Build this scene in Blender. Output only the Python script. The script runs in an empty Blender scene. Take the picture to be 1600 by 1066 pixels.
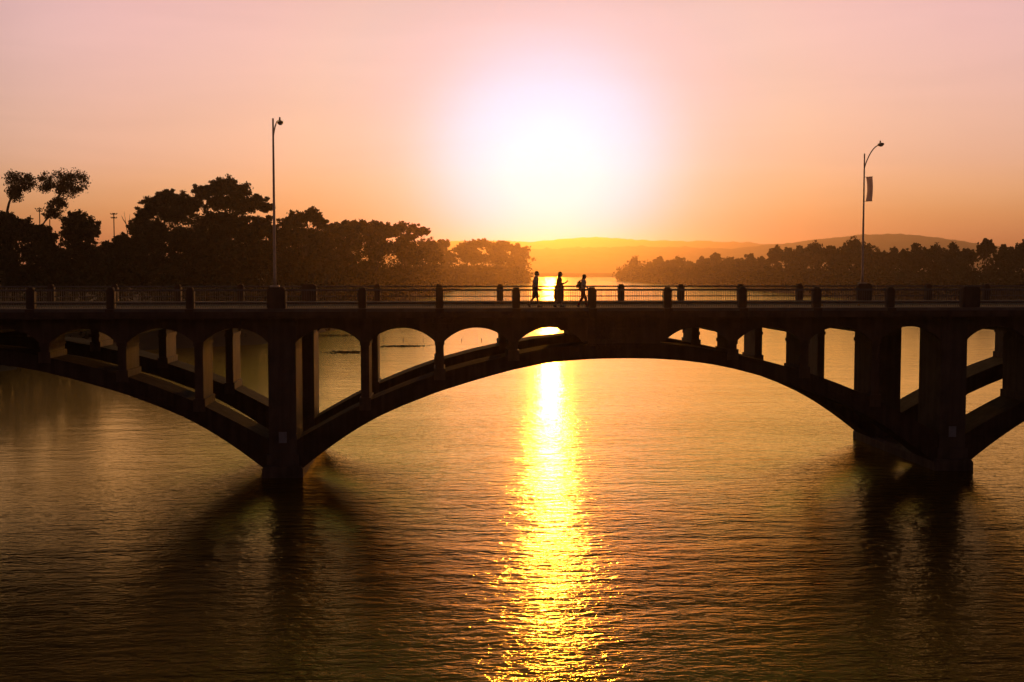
import bpy, bmesh, math, random
import numpy as np
from mathutils import Vector, Matrix

R = math.radians
sc = bpy.context.scene
COL = sc.collection
rng = np.random.default_rng(7)
random.seed(7)

# ------------------------------------------------------------------ camera
CAM = Vector((0, 0, 10.3))
YAW, PITCH, FPX = R(3.643), R(3.341), 1850.0
cd = bpy.data.cameras.new('camera')
cam = bpy.data.objects.new('camera', cd)
COL.objects.link(cam)
cam.location = CAM
cam.rotation_euler = (math.pi / 2 - PITCH, 0, -YAW)
cd.sensor_width = 36.0
cd.lens = 36.0 * FPX / 1600.0
cd.clip_start = 0.5
cd.clip_end = 20000
sc.camera = cam

# ------------------------------------------------------------------ sky
SUN_AZ, SUN_EL = R(5.5), R(5.2)          # azimuth from +Y towards +X
SUN = Vector((math.sin(SUN_AZ) * math.cos(SUN_EL), math.cos(SUN_AZ) * math.cos(SUN_EL), math.sin(SUN_EL)))
world = bpy.data.worlds.new('World')
sc.world = world
world.use_nodes = True
wt = world.node_tree
wt.nodes.clear()


def wn(kind, **kw):
    n = wt.nodes.new(kind)
    for k, v in kw.items():
        setattr(n, k, v)
    return n


def wlink(a, b):
    wt.links.new(a, b)


def wmath(op, a, b=None):
    n = wn('ShaderNodeMath', operation=op)
    for i, v in enumerate((a, b)):
        if v is None:
            continue
        if isinstance(v, (int, float)):
            n.inputs[i].default_value = v
        else:
            wlink(v, n.inputs[i])
    return n.outputs[0]


def ramp(fac, stops, interp='B_SPLINE'):
    n = wn('ShaderNodeValToRGB')
    cr = n.color_ramp
    cr.interpolation = interp
    while len(cr.elements) < len(stops):
        cr.elements.new(0.5)
    for e, (p, c) in zip(cr.elements, stops):
        e.position = p
        e.color = (*c, 1)
    wlink(fac, n.inputs[0])
    return n.outputs[0]


tc = wn('ShaderNodeTexCoord')
nrm = wn('ShaderNodeVectorMath', operation='NORMALIZE')
wlink(tc.outputs['Generated'], nrm.inputs[0])
sep = wn('ShaderNodeSeparateXYZ')
wlink(nrm.outputs[0], sep.inputs[0])
el = wmath('DIVIDE', wmath('ARCSINE', sep.outputs[2]), math.pi / 2)      # 0 horizon .. 1 zenith
dotn = wn('ShaderNodeVectorMath', operation='DOT_PRODUCT')
wlink(nrm.outputs[0], dotn.inputs[0])
dotn.inputs[1].default_value = SUN
ang = wmath('DIVIDE', wmath('ARCCOSINE', wmath('MINIMUM', dotn.outputs['Value'], 1.0)), math.pi)  # 0..1 = 0..180 deg

D = 1 / 90.0
CARD = 'CARDINAL'
sky_el = ramp(el, [(0.0, (.55, .15, .10)), (1.5 * D, (.70, .25, .11)), (3 * D, (.76, .365, .165)), (5 * D, (.77, .44, .30)),
                   (8 * D, (.74, .455, .39)), (13 * D, (.68, .415, .42)), (16 * D, (.30, .17, .14)), (21 * D, (.14, .08, .062)),
                   (40 * D, (.085, .062, .062)), (1.0, (.07, .055, .062))], CARD)
A = 1 / 180.0
fall = ramp(ang, [(0.0, (.15, .48, 1)), (3.5 * A, (.25, .54, 1)), (6 * A, (.48, .76, 1)), (8 * A, (.68, .89, 1)), (11 * A, (.90, .98, 1)), (14 * A, (1.0, 1.02, 1)), (18 * A, (1.02, 1, 1)), (25 * A, (.88, .91, .92)), (32 * A, (.52, .52, .56)),
                  (50 * A, (.42, .42, .46)), (90 * A, (.27, .27, .32)), (180 * A, (.18, .18, .24))], CARD)
glow0 = ramp(ang, [(0.0, (.30, .34, .74)), (2.5 * A, (.30, .33, .72)), (4.2 * A, (.28, .28, .60)), (5.6 * A, (.20, .18, .38)), (7.0 * A, (.12, .095, .19)), (8.6 * A, (.06, .05, .09)),
                   (11 * A, (0, .035, .03)), (15 * A, (0, .015, .005)), (22 * A, (0, 0, 0))], CARD)
gel = ramp(el, [(0.0, (0, 0, 1)), (2 * D, (0, .12, .95)), (4 * D, (.05, .50, .75)), (5.4 * D, (.15, .6, .66)), (7.5 * D, (.4, .66, .60)), (9 * D, (.6, .64, .52)), (12 * D, (.7, .56, .36)), (1.0, (.7, .5, .2))], CARD)
gs = wn('ShaderNodeMix', data_type='RGBA', blend_type='MULTIPLY')
gs.inputs[0].default_value = 1.0
gs.inputs[7].default_value = (1, 1.62, 1.62, 1)
wlink(gel, gs.inputs[6])
gel = gs.outputs[2]
gm = wn('ShaderNodeMix', data_type='RGBA', blend_type='MULTIPLY')
gm.inputs[0].default_value = 1.0
wlink(glow0, gm.inputs[6]); wlink(gel, gm.inputs[7])
# wide amber glow added above the view to brighten the water's reflections
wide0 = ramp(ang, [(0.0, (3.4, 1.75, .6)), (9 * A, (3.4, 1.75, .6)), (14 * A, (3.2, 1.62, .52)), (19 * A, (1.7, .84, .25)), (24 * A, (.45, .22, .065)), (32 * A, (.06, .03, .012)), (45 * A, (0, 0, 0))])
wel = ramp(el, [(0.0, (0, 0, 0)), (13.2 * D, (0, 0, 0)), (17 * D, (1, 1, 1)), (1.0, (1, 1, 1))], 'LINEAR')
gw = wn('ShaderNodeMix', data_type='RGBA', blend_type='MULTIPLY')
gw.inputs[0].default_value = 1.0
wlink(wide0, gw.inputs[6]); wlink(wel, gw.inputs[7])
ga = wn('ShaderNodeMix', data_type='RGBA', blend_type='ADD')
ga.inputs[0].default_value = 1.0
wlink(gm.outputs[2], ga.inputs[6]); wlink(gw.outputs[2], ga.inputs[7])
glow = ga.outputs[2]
mul = wn('ShaderNodeMix', data_type='RGBA', blend_type='MULTIPLY')
mul.inputs[0].default_value = 1.0
# thin high veils: very faint streaks
vm = wn('ShaderNodeMapping')
vm.inputs['Rotation'].default_value = (0, R(7), 0)
vm.inputs['Scale'].default_value = (3.0, 3.0, 26.0)
wlink(nrm.outputs[0], vm.inputs['Vector'])
vn = wn('ShaderNodeTexNoise')
vn.inputs['Scale'].default_value = 1.6
vn.inputs['Detail'].default_value = 5
vn.inputs['Distortion'].default_value = .6
wlink(vm.outputs[0], vn.inputs['Vector'])
veil = ramp(vn.outputs['Fac'], [(.3, (.975, .975, .98)), (.7, (1.02, 1.02, 1.02))], 'EASE')
vmul = wn('ShaderNodeMix', data_type='RGBA', blend_type='MULTIPLY')
vmul.inputs[0].default_value = 1.0
wlink(sky_el, vmul.inputs[6]); wlink(veil, vmul.inputs[7])
wlink(vmul.outputs[2], mul.inputs[6]); wlink(fall, mul.inputs[7])
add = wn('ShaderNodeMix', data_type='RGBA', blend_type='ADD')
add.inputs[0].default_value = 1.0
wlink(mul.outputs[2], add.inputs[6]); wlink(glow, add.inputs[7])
# the physical sky underneath
sky = wn('ShaderNodeTexSky', sky_type='NISHITA')
sky.sun_disc = False
sky.sun_elevation = SUN_EL
sky.sun_rotation = SUN_AZ
sky.dust_density = 4.0
sky.air_density = 1.2
b1 = wn('ShaderNodeBackground'); b1.inputs['Strength'].default_value = 0.05
wlink(sky.outputs[0], b1.inputs['Color'])
skymul = wn('ShaderNodeMix', data_type='RGBA', blend_type='MULTIPLY')
skymul.inputs[0].default_value = 1.0
wlink(sky.outputs[0], skymul.inputs[6])
skymul.inputs[7].default_value = (.05, .036, .034, 1)
wlink(skymul.outputs[2], b1.inputs['Color'])
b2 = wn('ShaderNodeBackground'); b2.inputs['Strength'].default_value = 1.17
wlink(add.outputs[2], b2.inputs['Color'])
ws = wn('ShaderNodeAddShader')
wlink(b1.outputs[0], ws.inputs[0]); wlink(b2.outputs[0], ws.inputs[1])
wo = wn('ShaderNodeOutputWorld')
wlink(ws.outputs[0], wo.inputs['Surface'])

# ------------------------------------------------------------------ sun
sd = bpy.data.lights.new('sun', 'SUN')
sd.energy = 0.68
sd.angle = R(0.55)
sd.color = (1.0, .375, .05)
sun = bpy.data.objects.new('sun', sd)
COL.objects.link(sun)
sun.rotation_euler = (-SUN).to_track_quat('-Z', 'Y').to_euler()
sun.location = (0, 0, 300)

# ------------------------------------------------------------------ exposure, render
vs = sc.view_settings
vs.view_transform = 'Standard'
vs.look = 'None'
vs.exposure = 0.0
vs.gamma = 1.0
vs.use_curve_mapping = False
cy = sc.cycles
cy.use_denoising = True
cy.max_bounces = 5
cy.diffuse_bounces = 2
cy.glossy_bounces = 3
cy.transmission_bounces = 2
cy.volume_bounces = 0
cy.transparent_max_bounces = 4
cy.sample_clamp_indirect = 6
cy.caustics_reflective = False
cy.caustics_refractive = False

# ================================================================== helpers


def mat(name, color, rough=.7, spec=.4, var=.25, scale=3.0, bump=.0, bscale=20.0, metallic=0.0, translucent=0.0):
    m = bpy.data.materials.new(name)
    m.use_nodes = True
    t = m.node_tree
    p = t.nodes['Principled BSDF']
    p.inputs['Roughness'].default_value = rough
    p.inputs['Specular IOR Level'].default_value = spec
    p.inputs['Metallic'].default_value = metallic
    co = t.nodes.new('ShaderNodeTexCoord')
    nz = t.nodes.new('ShaderNodeTexNoise')
    nz.inputs['Scale'].default_value = scale
    nz.inputs['Detail'].default_value = 5
    t.links.new(co.outputs['Object'], nz.inputs['Vector'])
    cr = t.nodes.new('ShaderNodeValToRGB')
    cr.color_ramp.elements[0].position = .3
    cr.color_ramp.elements[1].position = .7
    cr.color_ramp.elements[0].color = (*[c * (1 - var) for c in color], 1)
    cr.color_ramp.elements[1].color = (*[min(1, c * (1 + var)) for c in color], 1)
    t.links.new(nz.outputs['Fac'], cr.inputs[0])
    t.links.new(cr.outputs[0], p.inputs['Base Color'])
    if bump:
        n2 = t.nodes.new('ShaderNodeTexNoise')
        n2.inputs['Scale'].default_value = bscale
        n2.inputs['Detail'].default_value = 6
        t.links.new(co.outputs['Object'], n2.inputs['Vector'])
        b = t.nodes.new('ShaderNodeBump')
        b.inputs['Strength'].default_value = bump
        b.inputs['Distance'].default_value = .05
        t.links.new(n2.outputs['Fac'], b.inputs['Height'])
        t.links.new(b.outputs[0], p.inputs['Normal'])
    if translucent:
        tr = t.nodes.new('ShaderNodeBsdfTranslucent')
        t.links.new(cr.outputs[0], tr.inputs['Color'])
        mx = t.nodes.new('ShaderNodeMixShader')
        mx.inputs[0].default_value = translucent
        t.links.new(p.outputs[0], mx.inputs[1])
        t.links.new(tr.outputs[0], mx.inputs[2])
        t.links.new(mx.outputs[0], t.nodes['Material Output'].inputs['Surface'])
    return m


def streaked(m, amount=.28):
    """rain streaks and casting-board lines for concrete"""
    t = m.node_tree
    p = t.nodes['Principled BSDF']
    src = p.inputs['Base Color'].links[0].from_socket
    co = t.nodes.new('ShaderNodeTexCoord')
    mp = t.nodes.new('ShaderNodeMapping')
    mp.inputs['Scale'].default_value = (3.2, 3.2, .22)
    t.links.new(co.outputs['Object'], mp.inputs['Vector'])
    nz = t.nodes.new('ShaderNodeTexNoise')
    nz.inputs['Scale'].default_value = 1.0
    nz.inputs['Detail'].default_value = 5
    t.links.new(mp.outputs[0], nz.inputs['Vector'])
    cr = t.nodes.new('ShaderNodeValToRGB')
    cr.color_ramp.elements[0].position = .40
    cr.color_ramp.elements[0].color = (1 - amount, 1 - amount, 1 - amount, 1)
    cr.color_ramp.elements[1].position = .60
    cr.color_ramp.elements[1].color = (1, 1, 1, 1)
    t.links.new(nz.outputs['Fac'], cr.inputs[0])
    mx = t.nodes.new('ShaderNodeMix')
    mx.data_type = 'RGBA'; mx.blend_type = 'MULTIPLY'
    mx.inputs[0].default_value = 1.0
    t.links.new(src, mx.inputs[6]); t.links.new(cr.outputs[0], mx.inputs[7])
    t.links.new(mx.outputs[2], p.inputs['Base Color'])
    wv = t.nodes.new('ShaderNodeTexWave')
    wv.bands_direction = 'Z'
    wv.wave_profile = 'SAW'
    wv.inputs['Scale'].default_value = 1.1
    wv.inputs['Distortion'].default_value = .25
    t.links.new(co.outputs['Object'], wv.inputs['Vector'])
    b = t.nodes.new('ShaderNodeBump')
    b.inputs['Strength'].default_value = .35
    b.inputs['Distance'].default_value = .02
    t.links.new(wv.outputs['Fac'], b.inputs['Height'])
    old = p.inputs['Normal'].links[0].from_socket
    t.links.new(old, b.inputs['Normal'])
    t.links.new(b.outputs[0], p.inputs['Normal'])


M = {
    'concrete_dimmed': mat('dimmed_concrete', (.065, .044, .032), .85, .04, .4, .7, .4, 8),  # concrete copy with shade put into its colour, dims the ribs' lit tops
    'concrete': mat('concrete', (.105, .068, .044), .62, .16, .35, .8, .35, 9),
    'concrete_old': mat('weathered_concrete', (.10, .076, .058), .6, .1, .4, .7, .4, 8),
    'asphalt': mat('asphalt', (.045, .045, .045), .95, .08, .25, 4, .3, 40),
    'walk': mat('sidewalk_concrete', (.16, .135, .11), .95, .05, .2, 1.5, .2, 25),
    'paint': mat('yellow_paint', (.5, .36, .06), .7, .3, .2, 5),
    'steel': mat('galvanised_steel', (.50, .40, .28), .38, .6, .12, 6, metallic=.3),
    'rail': mat('rail_paint', (.10, .09, .08), .5, .4, .2, 6),
    'banner': mat('banner_cloth', (.78, .66, .64), .8, .2, .1, 3, translucent=.8),
    'plate': mat('pale_plate', (.22, .23, .25), .7, .3, .15, 6),
    'lens': mat('lamp_lens', (.5, .48, .42), .25, .6, .1, 8),
    'reflector': mat('amber_reflector', (.8, .45, .08), .15, .8, .1, 20, metallic=.9),
    'leaf': mat('leaf', (.034, .036, .016), .9, .04, .3, .25, translucent=.10),
    'leaf2': mat('dry_leaf', (.045, .038, .017), .9, .04, .3, .25, translucent=.12),
    'bark': mat('bark', (.06, .045, .032), .9, .2, .3, 2, .5, 6),
    'soil': mat('bank_soil', (.075, .065, .04), .95, .1, .4, .05, .5, .6),
    'wood_hill': mat('wooded_hill', (.05, .055, .025), .95, .1, .45, .02, .6, .05),
    'timber': mat('timber', (.07, .055, .04), .85, .2, .3, 6),
    'weed': mat('water_weed', (.05, .06, .02), .8, .3, .4, 1),
    'skin': mat('skin', (.42, .26, .18), .5, .4, .08, 8),
    'hair': mat('hair', (.03, .02, .014), .6, .4, .2, 30),
    'white_cloth': mat('pale_cotton', (.78, .74, .72), .85, .2, .06, 8, translucent=.55),
    'dark_cloth': mat('dark_cotton', (.10, .09, .09), .9, .2, .15, 10, translucent=.3),
    'coat_cloth': mat('brown_coat_cloth', (.36, .19, .09), .9, .2, .15, 8, translucent=.4),
    'red_cloth': mat('red_trouser_cloth', (.28, .03, .035), .9, .2, .15, 10, translucent=.3),
    'pack_cloth': mat('backpack_cloth', (.07, .05, .045), .8, .3, .15, 12),
    'shoe': mat('shoe_rubber', (.10, .09, .085), .7, .3, .1, 20),
    'phone': mat('phone_glass', (.03, .03, .035), .2, .5, .05, 10),
}


for k_ in ('concrete', 'concrete_old', 'concrete_dimmed'):
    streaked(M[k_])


def tag(o, label=None, cat=None, group=None, kind=None):
    if label: o['label'] = label
    if cat: o['category'] = cat
    if group: o['group'] = group
    if kind: o['kind'] = kind
    return o


def empty(name, loc=(0, 0, 0)):
    o = bpy.data.objects.new(name, None)
    COL.objects.link(o)
    o.location = loc
    o.empty_display_size = .3
    return o


def link(name, me, material, parent=None, loc=None):
    o = bpy.data.objects.new(name, me)
    COL.objects.link(o)
    if material is not None and not me.materials:
        me.materials.append(material)
    if parent is not None:
        o.parent = parent
        # parts are modelled in world coordinates unless a local loc is given
        if loc is None:
            o.location = -Vector(parent_world(parent))
    if loc is not None:
        o.location = loc
    return o


def parent_world(p):
    v = Vector(p.location)
    while p.parent is not None:
        p = p.parent
        v += Vector(p.location)
    return v


def mesh_np(name, V, F, smooth=False):
    """V (n,3), F list/array of quads or mixed polygons."""
    me = bpy.data.meshes.new(name)
    if isinstance(F, np.ndarray):
        k = F.shape[1]
        me.vertices.add(len(V))
        me.vertices.foreach_set('co', np.ascontiguousarray(V, dtype=np.float32).ravel())
        me.loops.add(F.size)
        me.loops.foreach_set('vertex_index', np.ascontiguousarray(F, dtype=np.int32).ravel())
        me.polygons.add(len(F))
        me.polygons.foreach_set('loop_start', np.arange(0, F.size, k, dtype=np.int32))
        me.update(calc_edges=True)
        me.validate()
    else:
        me.from_pydata([tuple(v) for v in V], [], F)
        me.update()
    if smooth:
        me.polygons.foreach_set('use_smooth', np.ones(len(me.polygons), dtype=bool))
    return me


class MB:
    def __init__(s):
        s.v, s.f = [], []

    def box(s, x0, x1, y0, y1, z0, z1):
        n = len(s.v)
        s.v += [(x0, y0, z0), (x1, y0, z0), (x1, y1, z0), (x0, y1, z0), (x0, y0, z1), (x1, y0, z1), (x1, y1, z1), (x0, y1, z1)]
        s.f += [tuple(n + i for i in q) for q in ((0, 3, 2, 1), (4, 5, 6, 7), (0, 1, 5, 4), (1, 2, 6, 5), (2, 3, 7, 6), (3, 0, 4, 7))]
        return s

    def prism(s, pts, y0, y1):
        """closed polygon in XZ (counter-clockwise seen from -Y) pulled from y0 to y1"""
        n, k = len(s.v), len(pts)
        s.v += [(x, y0, z) for x, z in pts] + [(x, y1, z) for x, z in pts]
        s.f.append(tuple(n + i for i in range(k)))
        s.f.append(tuple(n + k + i for i in reversed(range(k))))
        for i in range(k):
            j = (i + 1) % k
            s.f.append((n + j, n + i, n + k + i, n + k + j))
        return s

    def strip(s, low, top, y0, y1):
        """solid between two polylines (same x count) in XZ, pulled from y0 to y1"""
        n, k = len(s.v), len(low)
        for y in (y0, y1):
            s.v += [(x, y, z) for x, z in low]
            s.v += [(x, y, z) for x, z in top]
        a, b, c, d = n, n + k, n + 2 * k, n + 3 * k
        for i in range(k - 1):
            s.f += [(a + i, a + i + 1, b + i + 1, b + i), (c + i + 1, c + i, d + i, d + i + 1),
                    (b + i, b + i + 1, d + i + 1, d + i), (a + i + 1, a + i, c + i, c + i + 1)]
        s.f += [(a, b, d, c), (a + k - 1, c + k - 1, d + k - 1, b + k - 1)]
        return s

    def tube(s, pts, rad, n=8, caps=True):
        base = len(s.v)
        P = [Vector(p) for p in pts]
        if not hasattr(rad, '__len__'):
            rad = [rad] * len(P)
        for i, p in enumerate(P):
            t = (P[min(i + 1, len(P) - 1)] - P[max(i - 1, 0)]).normalized()
            a = Vector((0, 0, 1)) if abs(t.z) < .9 else Vector((1, 0, 0))
            u = t.cross(a).normalized()
            w = t.cross(u)
            for k in range(n):
                th = 2 * math.pi * k / n
                s.v.append(tuple(p + rad[i] * (math.cos(th) * u + math.sin(th) * w)))
        for i in range(len(P) - 1):
            for k in range(n):
                a, b = base + i * n + k, base + i * n + (k + 1) % n
                s.f.append((a, a + n, b + n, b))
        if caps:
            s.f.append(tuple(base + k for k in range(n)))
            s.f.append(tuple(base + (len(P) - 1) * n + k for k in reversed(range(n))))
        return s

    def ball(s, c, r, nu=10, nv=7):
        n = len(s.v)
        if not hasattr(r, '__len__'):
            r = (r, r, r)
        for j in range(nv + 1):
            ph = math.pi * j / nv
            for i in range(nu):
                th = 2 * math.pi * i / nu
                s.v.append((c[0] + r[0] * math.sin(ph) * math.cos(th), c[1] + r[1] * math.sin(ph) * math.sin(th), c[2] + r[2] * math.cos(ph)))
        for j in range(nv):
            for i in range(nu):
                a, b = n + j * nu + i, n + j * nu + (i + 1) % nu
                s.f.append((a, a + nu, b + nu, b))
        return s

    def mesh(s, name, smooth=False, bevel=0):
        me = bpy.data.meshes.new(name)
        me.from_pydata(s.v, [], s.f)
        bm = bmesh.new()
        bm.from_mesh(me)
        bmesh.ops.remove_doubles(bm, verts=bm.verts, dist=1e-5)
        if bevel:
            bmesh.ops.bevel(bm, geom=[e for e in bm.edges], offset=bevel, segments=2, affect='EDGES', clamp_overlap=True)
        bmesh.ops.recalc_face_normals(bm, faces=bm.faces)
        bm.to_mesh(me)
        bm.free()
        if smooth:
            me.polygons.foreach_set('use_smooth', np.ones(len(me.polygons), dtype=bool))
        me.update()
        return me

    def build(s, name, material, parent=None, smooth=False, bevel=0, loc=None):
        return link(name, s.mesh(name, smooth, bevel), material, parent, loc)


fw = Vector((math.sin(YAW) * math.cos(PITCH), math.cos(YAW) * math.cos(PITCH), -math.sin(PITCH)))
rt = Vector((math.cos(YAW), -math.sin(YAW), 0))
upv = rt.cross(fw)


def at(x, y, Y):
    """survey point: where the sight line through photo point (x, y) meets the vertical plane at distance Y"""
    d = fw * FPX + rt * (x - 800) - upv * (y - 533)
    return CAM + d * (Y / d.y)


def pxm(Y):                 # photo pixels per metre at distance Y
    return FPX / Y


# ================================================================== water, ground, hills
def interp(tab, v):
    return np.interp(v, [t[0] for t in tab], [t[1] for t in tab])


LEFT = [(-400, -75), (20, -64), (70, -54), (120, -46), (158, -40), (166, -30), (171, -24), (200, -19), (318, -15), (450, -6), (640, 6), (800, 18), (950, 52), (1100, 86), (1190, 92), (1240, 78), (1400, 0), (1600, -120), (2100, -260), (2400, 60), (2480, 900)]
RIGHT = [(-400, 95), (70, 92), (180, 128), (293, 147), (380, 150), (545, 167), (640, 176), (900, 186), (1150, 200), (1420, 218), (1500, 240), (1600, 330), (1800, 520), (2300, 700), (2480, 900)]


def shore_dist(X, Y):
    """rough signed distance from the water: positive on land"""
    l = interp(LEFT, Y); r = interp(RIGHT, Y)
    wob = 1.2 * np.sin(Y * .085) + 1.6 * np.sin(Y * .21 + 1) + .8 * np.sin(Y * .5)
    return np.maximum((l + wob) - X, X - (r + wob))


def ground_z(X, Y):
    d = shore_dist(X, Y)
    z = np.where(d < 0, np.maximum(-2.5, d * .25), np.minimum(d * .35, 3.2) + np.clip((d - 10) * .03, 0, 4.0))
    return z + .35 * np.sin(X * .13) * np.sin(Y * .11) * np.clip(d / 6, 0, 1)


gx = np.concatenate([np.linspace(-4400, -320, 40), np.linspace(-300, -90, 36), np.linspace(-87, 260, 175), np.linspace(265, 700, 50), np.linspace(740, 4400, 40)])
gy = np.concatenate([np.linspace(-380, 20, 20), np.linspace(24, 480, 150), np.linspace(484, 1350, 150), np.linspace(1365, 3000, 60), np.linspace(3100, 7400, 30)])
GX, GY = np.meshgrid(gx, gy)
GZ = ground_z(GX, GY)
V = np.stack([GX.ravel(), GY.ravel(), GZ.ravel()], 1)
nx, ny = len(gx), len(gy)
idx = np.arange(nx * ny).reshape(ny, nx)
F = np.stack([idx[:-1, :-1].ravel(), idx[:-1, 1:].ravel(), idx[1:, 1:].ravel(), idx[1:, :-1].ravel()], 1)
tag(link('ground', mesh_np('ground', V, F, True), M['soil']), kind='structure')

# water --------------------------------------------------------------
wm = bpy.data.materials.new('river_water')
wm.use_nodes = True
t = wm.node_tree
t.nodes.remove(t.nodes['Principled BSDF'])
wd = t.nodes.new('ShaderNodeBsdfDiffuse')
wd.inputs['Color'].default_value = (.020, .016, .007, 1)
wg = t.nodes.new('ShaderNodeBsdfGlossy')
wg.inputs['Color'].default_value = (1.0, .81, .31, 1)
wg.inputs['Roughness'].default_value = .11
wg2 = t.nodes.new('ShaderNodeBsdfGlossy')
wg2.inputs['Color'].default_value = (1.0, .81, .31, 1)
wg2.inputs['Roughness'].default_value = .28
wgm = t.nodes.new('ShaderNodeMixShader')
wgm.inputs[0].default_value = .18
wg.distribution = 'BECKMANN'
wg2.distribution = 'GGX'
t.links.new(wg.outputs[0], wgm.inputs[1]); t.links.new(wg2.outputs[0], wgm.inputs[2])
lw = t.nodes.new('ShaderNodeLayerWeight')
cr = t.nodes.new('ShaderNodeValToRGB')
cr.color_ramp.interpolation = 'B_SPLINE'
for k_, (pos, val) in enumerate(((.30, .008), (.58, .016), (.70, .042), (.77, .16), (.83, .62), (.885, 1.0), (1.0, 1.0))):
    e_ = cr.color_ramp.elements[k_] if k_ < 2 else cr.color_ramp.elements.new(pos)
    e_.position = pos
    e_.color = (val, val, val, 1)
t.links.new(lw.outputs['Facing'], cr.inputs[0])
wx = t.nodes.new('ShaderNodeMixShader')
t.links.new(cr.outputs[0], wx.inputs[0])
t.links.new(wd.outputs[0], wx.inputs[1])
t.links.new(wgm.outputs[0], wx.inputs[2])
t.links.new(wx.outputs[0], t.nodes['Material Output'].inputs['Surface'])
co = t.nodes.new('ShaderNodeTexCoord')


def wave(sx, sy, rot, detail, dist=0.0, rough=.55):
    mp = t.nodes.new('ShaderNodeMapping')
    mp.inputs['Rotation'].default_value = (0, 0, R(rot))
    mp.inputs['Scale'].default_value = (sx, sy, 1)
    t.links.new(co.outputs['Object'], mp.inputs['Vector'])
    n = t.nodes.new('ShaderNodeTexNoise')
    n.inputs['Scale'].default_value = 1.0
    n.inputs['Detail'].default_value = detail
    n.inputs['Roughness'].default_value = rough
    n.inputs['Distortion'].default_value = dist
    t.links.new(mp.outputs[0], n.inputs['Vector'])
    return n.outputs['Fac']


def tmath(op, a, b):
    n = t.nodes.new('ShaderNodeMath')
    n.operation = op
    for i, v in enumerate((a, b)):
        if isinstance(v, (int, float)):
            n.inputs[i].default_value = v
        else:
            t.links.new(v, n.inputs[i])
    return n.outputs[0]


# wind ripples well under a metre apart, smaller chop on top, long low undulations below
h = tmath('ADD', tmath('MULTIPLY', wave(.80, 1.9, -5, 2.0, .25), .074), tmath('MULTIPLY', wave(2.5, 4.8, 6, 3.0, .3), .036))
h = tmath('ADD', h, tmath('MULTIPLY', wave(4.2, 8.5, -2, 3.0, .3), .011))
h = tmath('ADD', h, tmath('MULTIPLY', wave(.16, .42, 14, 2.0, .5), .12))
gust = tmath('ADD', .25, tmath('MULTIPLY', wave(.018, .055, 10, 4.0, 1.2, .6), 1.5))
h = tmath('MULTIPLY', h, gust)
# the reach above the bridge lies calmer than the open water below it
sxyz = t.nodes.new('ShaderNodeSeparateXYZ')
t.links.new(co.outputs['Object'], sxyz.inputs[0])
mr = t.nodes.new('ShaderNodeMapRange')
mr.interpolation_type = 'SMOOTHSTEP'
mr.inputs['From Min'].default_value = 26
mr.inputs['From Max'].default_value = 115
mr.inputs['To Min'].default_value = 1.0
mr.inputs['To Max'].default_value = .38
t.links.new(sxyz.outputs['Y'], mr.inputs['Value'])
h = tmath('MULTIPLY', h, mr.outputs[0])
# and the wooded left bank keeps the wind off the water beside it
mr2 = t.nodes.new('ShaderNodeMapRange')
mr2.interpolation_type = 'SMOOTHSTEP'
mr2.inputs['From Min'].default_value = -30
mr2.inputs['From Max'].default_value = -2
mr2.inputs['To Min'].default_value = .22
mr2.inputs['To Max'].default_value = 1.0
t.links.new(sxyz.outputs['X'], mr2.inputs['Value'])
h = tmath('MULTIPLY', h, mr2.outputs[0])
bp = t.nodes.new('ShaderNodeBump')
bp.inputs['Strength'].default_value = 1.0
bp.inputs['Distance'].default_value = 1.0
t.links.new(h, bp.inputs['Height'])
for n_ in (wd, wg, wg2, lw):
    t.links.new(bp.outputs[0], n_.inputs['Normal'])
tag(link('river', mesh_np('river', np.array([(-2350, -370, 0), (2350, -370, 0), (2350, 2800, 0), (-2350, 2800, 0)], float), np.array([[0, 1, 2, 3]])), wm), kind='structure')


# hills --------------------------------------------------------------
def ridge(name, prof, Y, depth, bumpy):
    """solid wooded ridge with the crest line prof [(photo x, photo y)] at distance Y"""
    xs, zs = [], []
    for a, b in prof:
        q = at(a, b, Y)
        xs.append(q.x); zs.append(q.z)
    X = np.linspace(xs[0], xs[-1], 420)
    Zc = np.interp(X, xs, zs)
    rr = np.random.default_rng(int(Y))
    n = rr.normal(0, 1, len(X))
    n = np.convolve(n, np.ones(3) / 3, 'same') + .8 * np.convolve(n, np.ones(15) / 15, 'same') * 2
    rows = np.linspace(-1, 1, 25)
    V = []
    for r_ in rows:
        nn = np.convolve(rr.normal(0, 1, len(X)), np.ones(3) / 3, 'same')
        g = math.cos(r_ * math.pi / 2) ** 1.3
        V.append(np.stack([X, np.full_like(X, Y + r_ * depth), 1.5 + (Zc - 1.5) * g + bumpy * (n * (r_ > -.06) * (r_ < .06) + nn) * (g > .05)], 1))
    V = np.concatenate(V)
    idx = np.arange(len(V)).reshape(len(rows), len(X))
    F = np.stack([idx[:-1, :-1].ravel(), idx[:-1, 1:].ravel(), idx[1:, 1:].ravel(), idx[1:, :-1].ravel()], 1)
    tag(link(name, mesh_np(name, V, F, True), M['wood_hill']), kind='structure')


ridge('hills', [(300, 405), (560, 384), (680, 377), (760, 376), (830, 378), (880, 373), (930, 371), (990, 375), (1060, 377), (1140, 378), (1190, 382), (1300, 383), (1500, 390), (1900, 405)], 6000, 700, 3.4)
ridge('hills', [(700, 425), (820, 392), (900, 387), (990, 386), (1060, 387), (1140, 389), (1200, 384), (1290, 373), (1350, 367), (1400, 366), (1450, 371), (1500, 379), (1580, 389), (1800, 415)], 4300, 650, 2.4)

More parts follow.
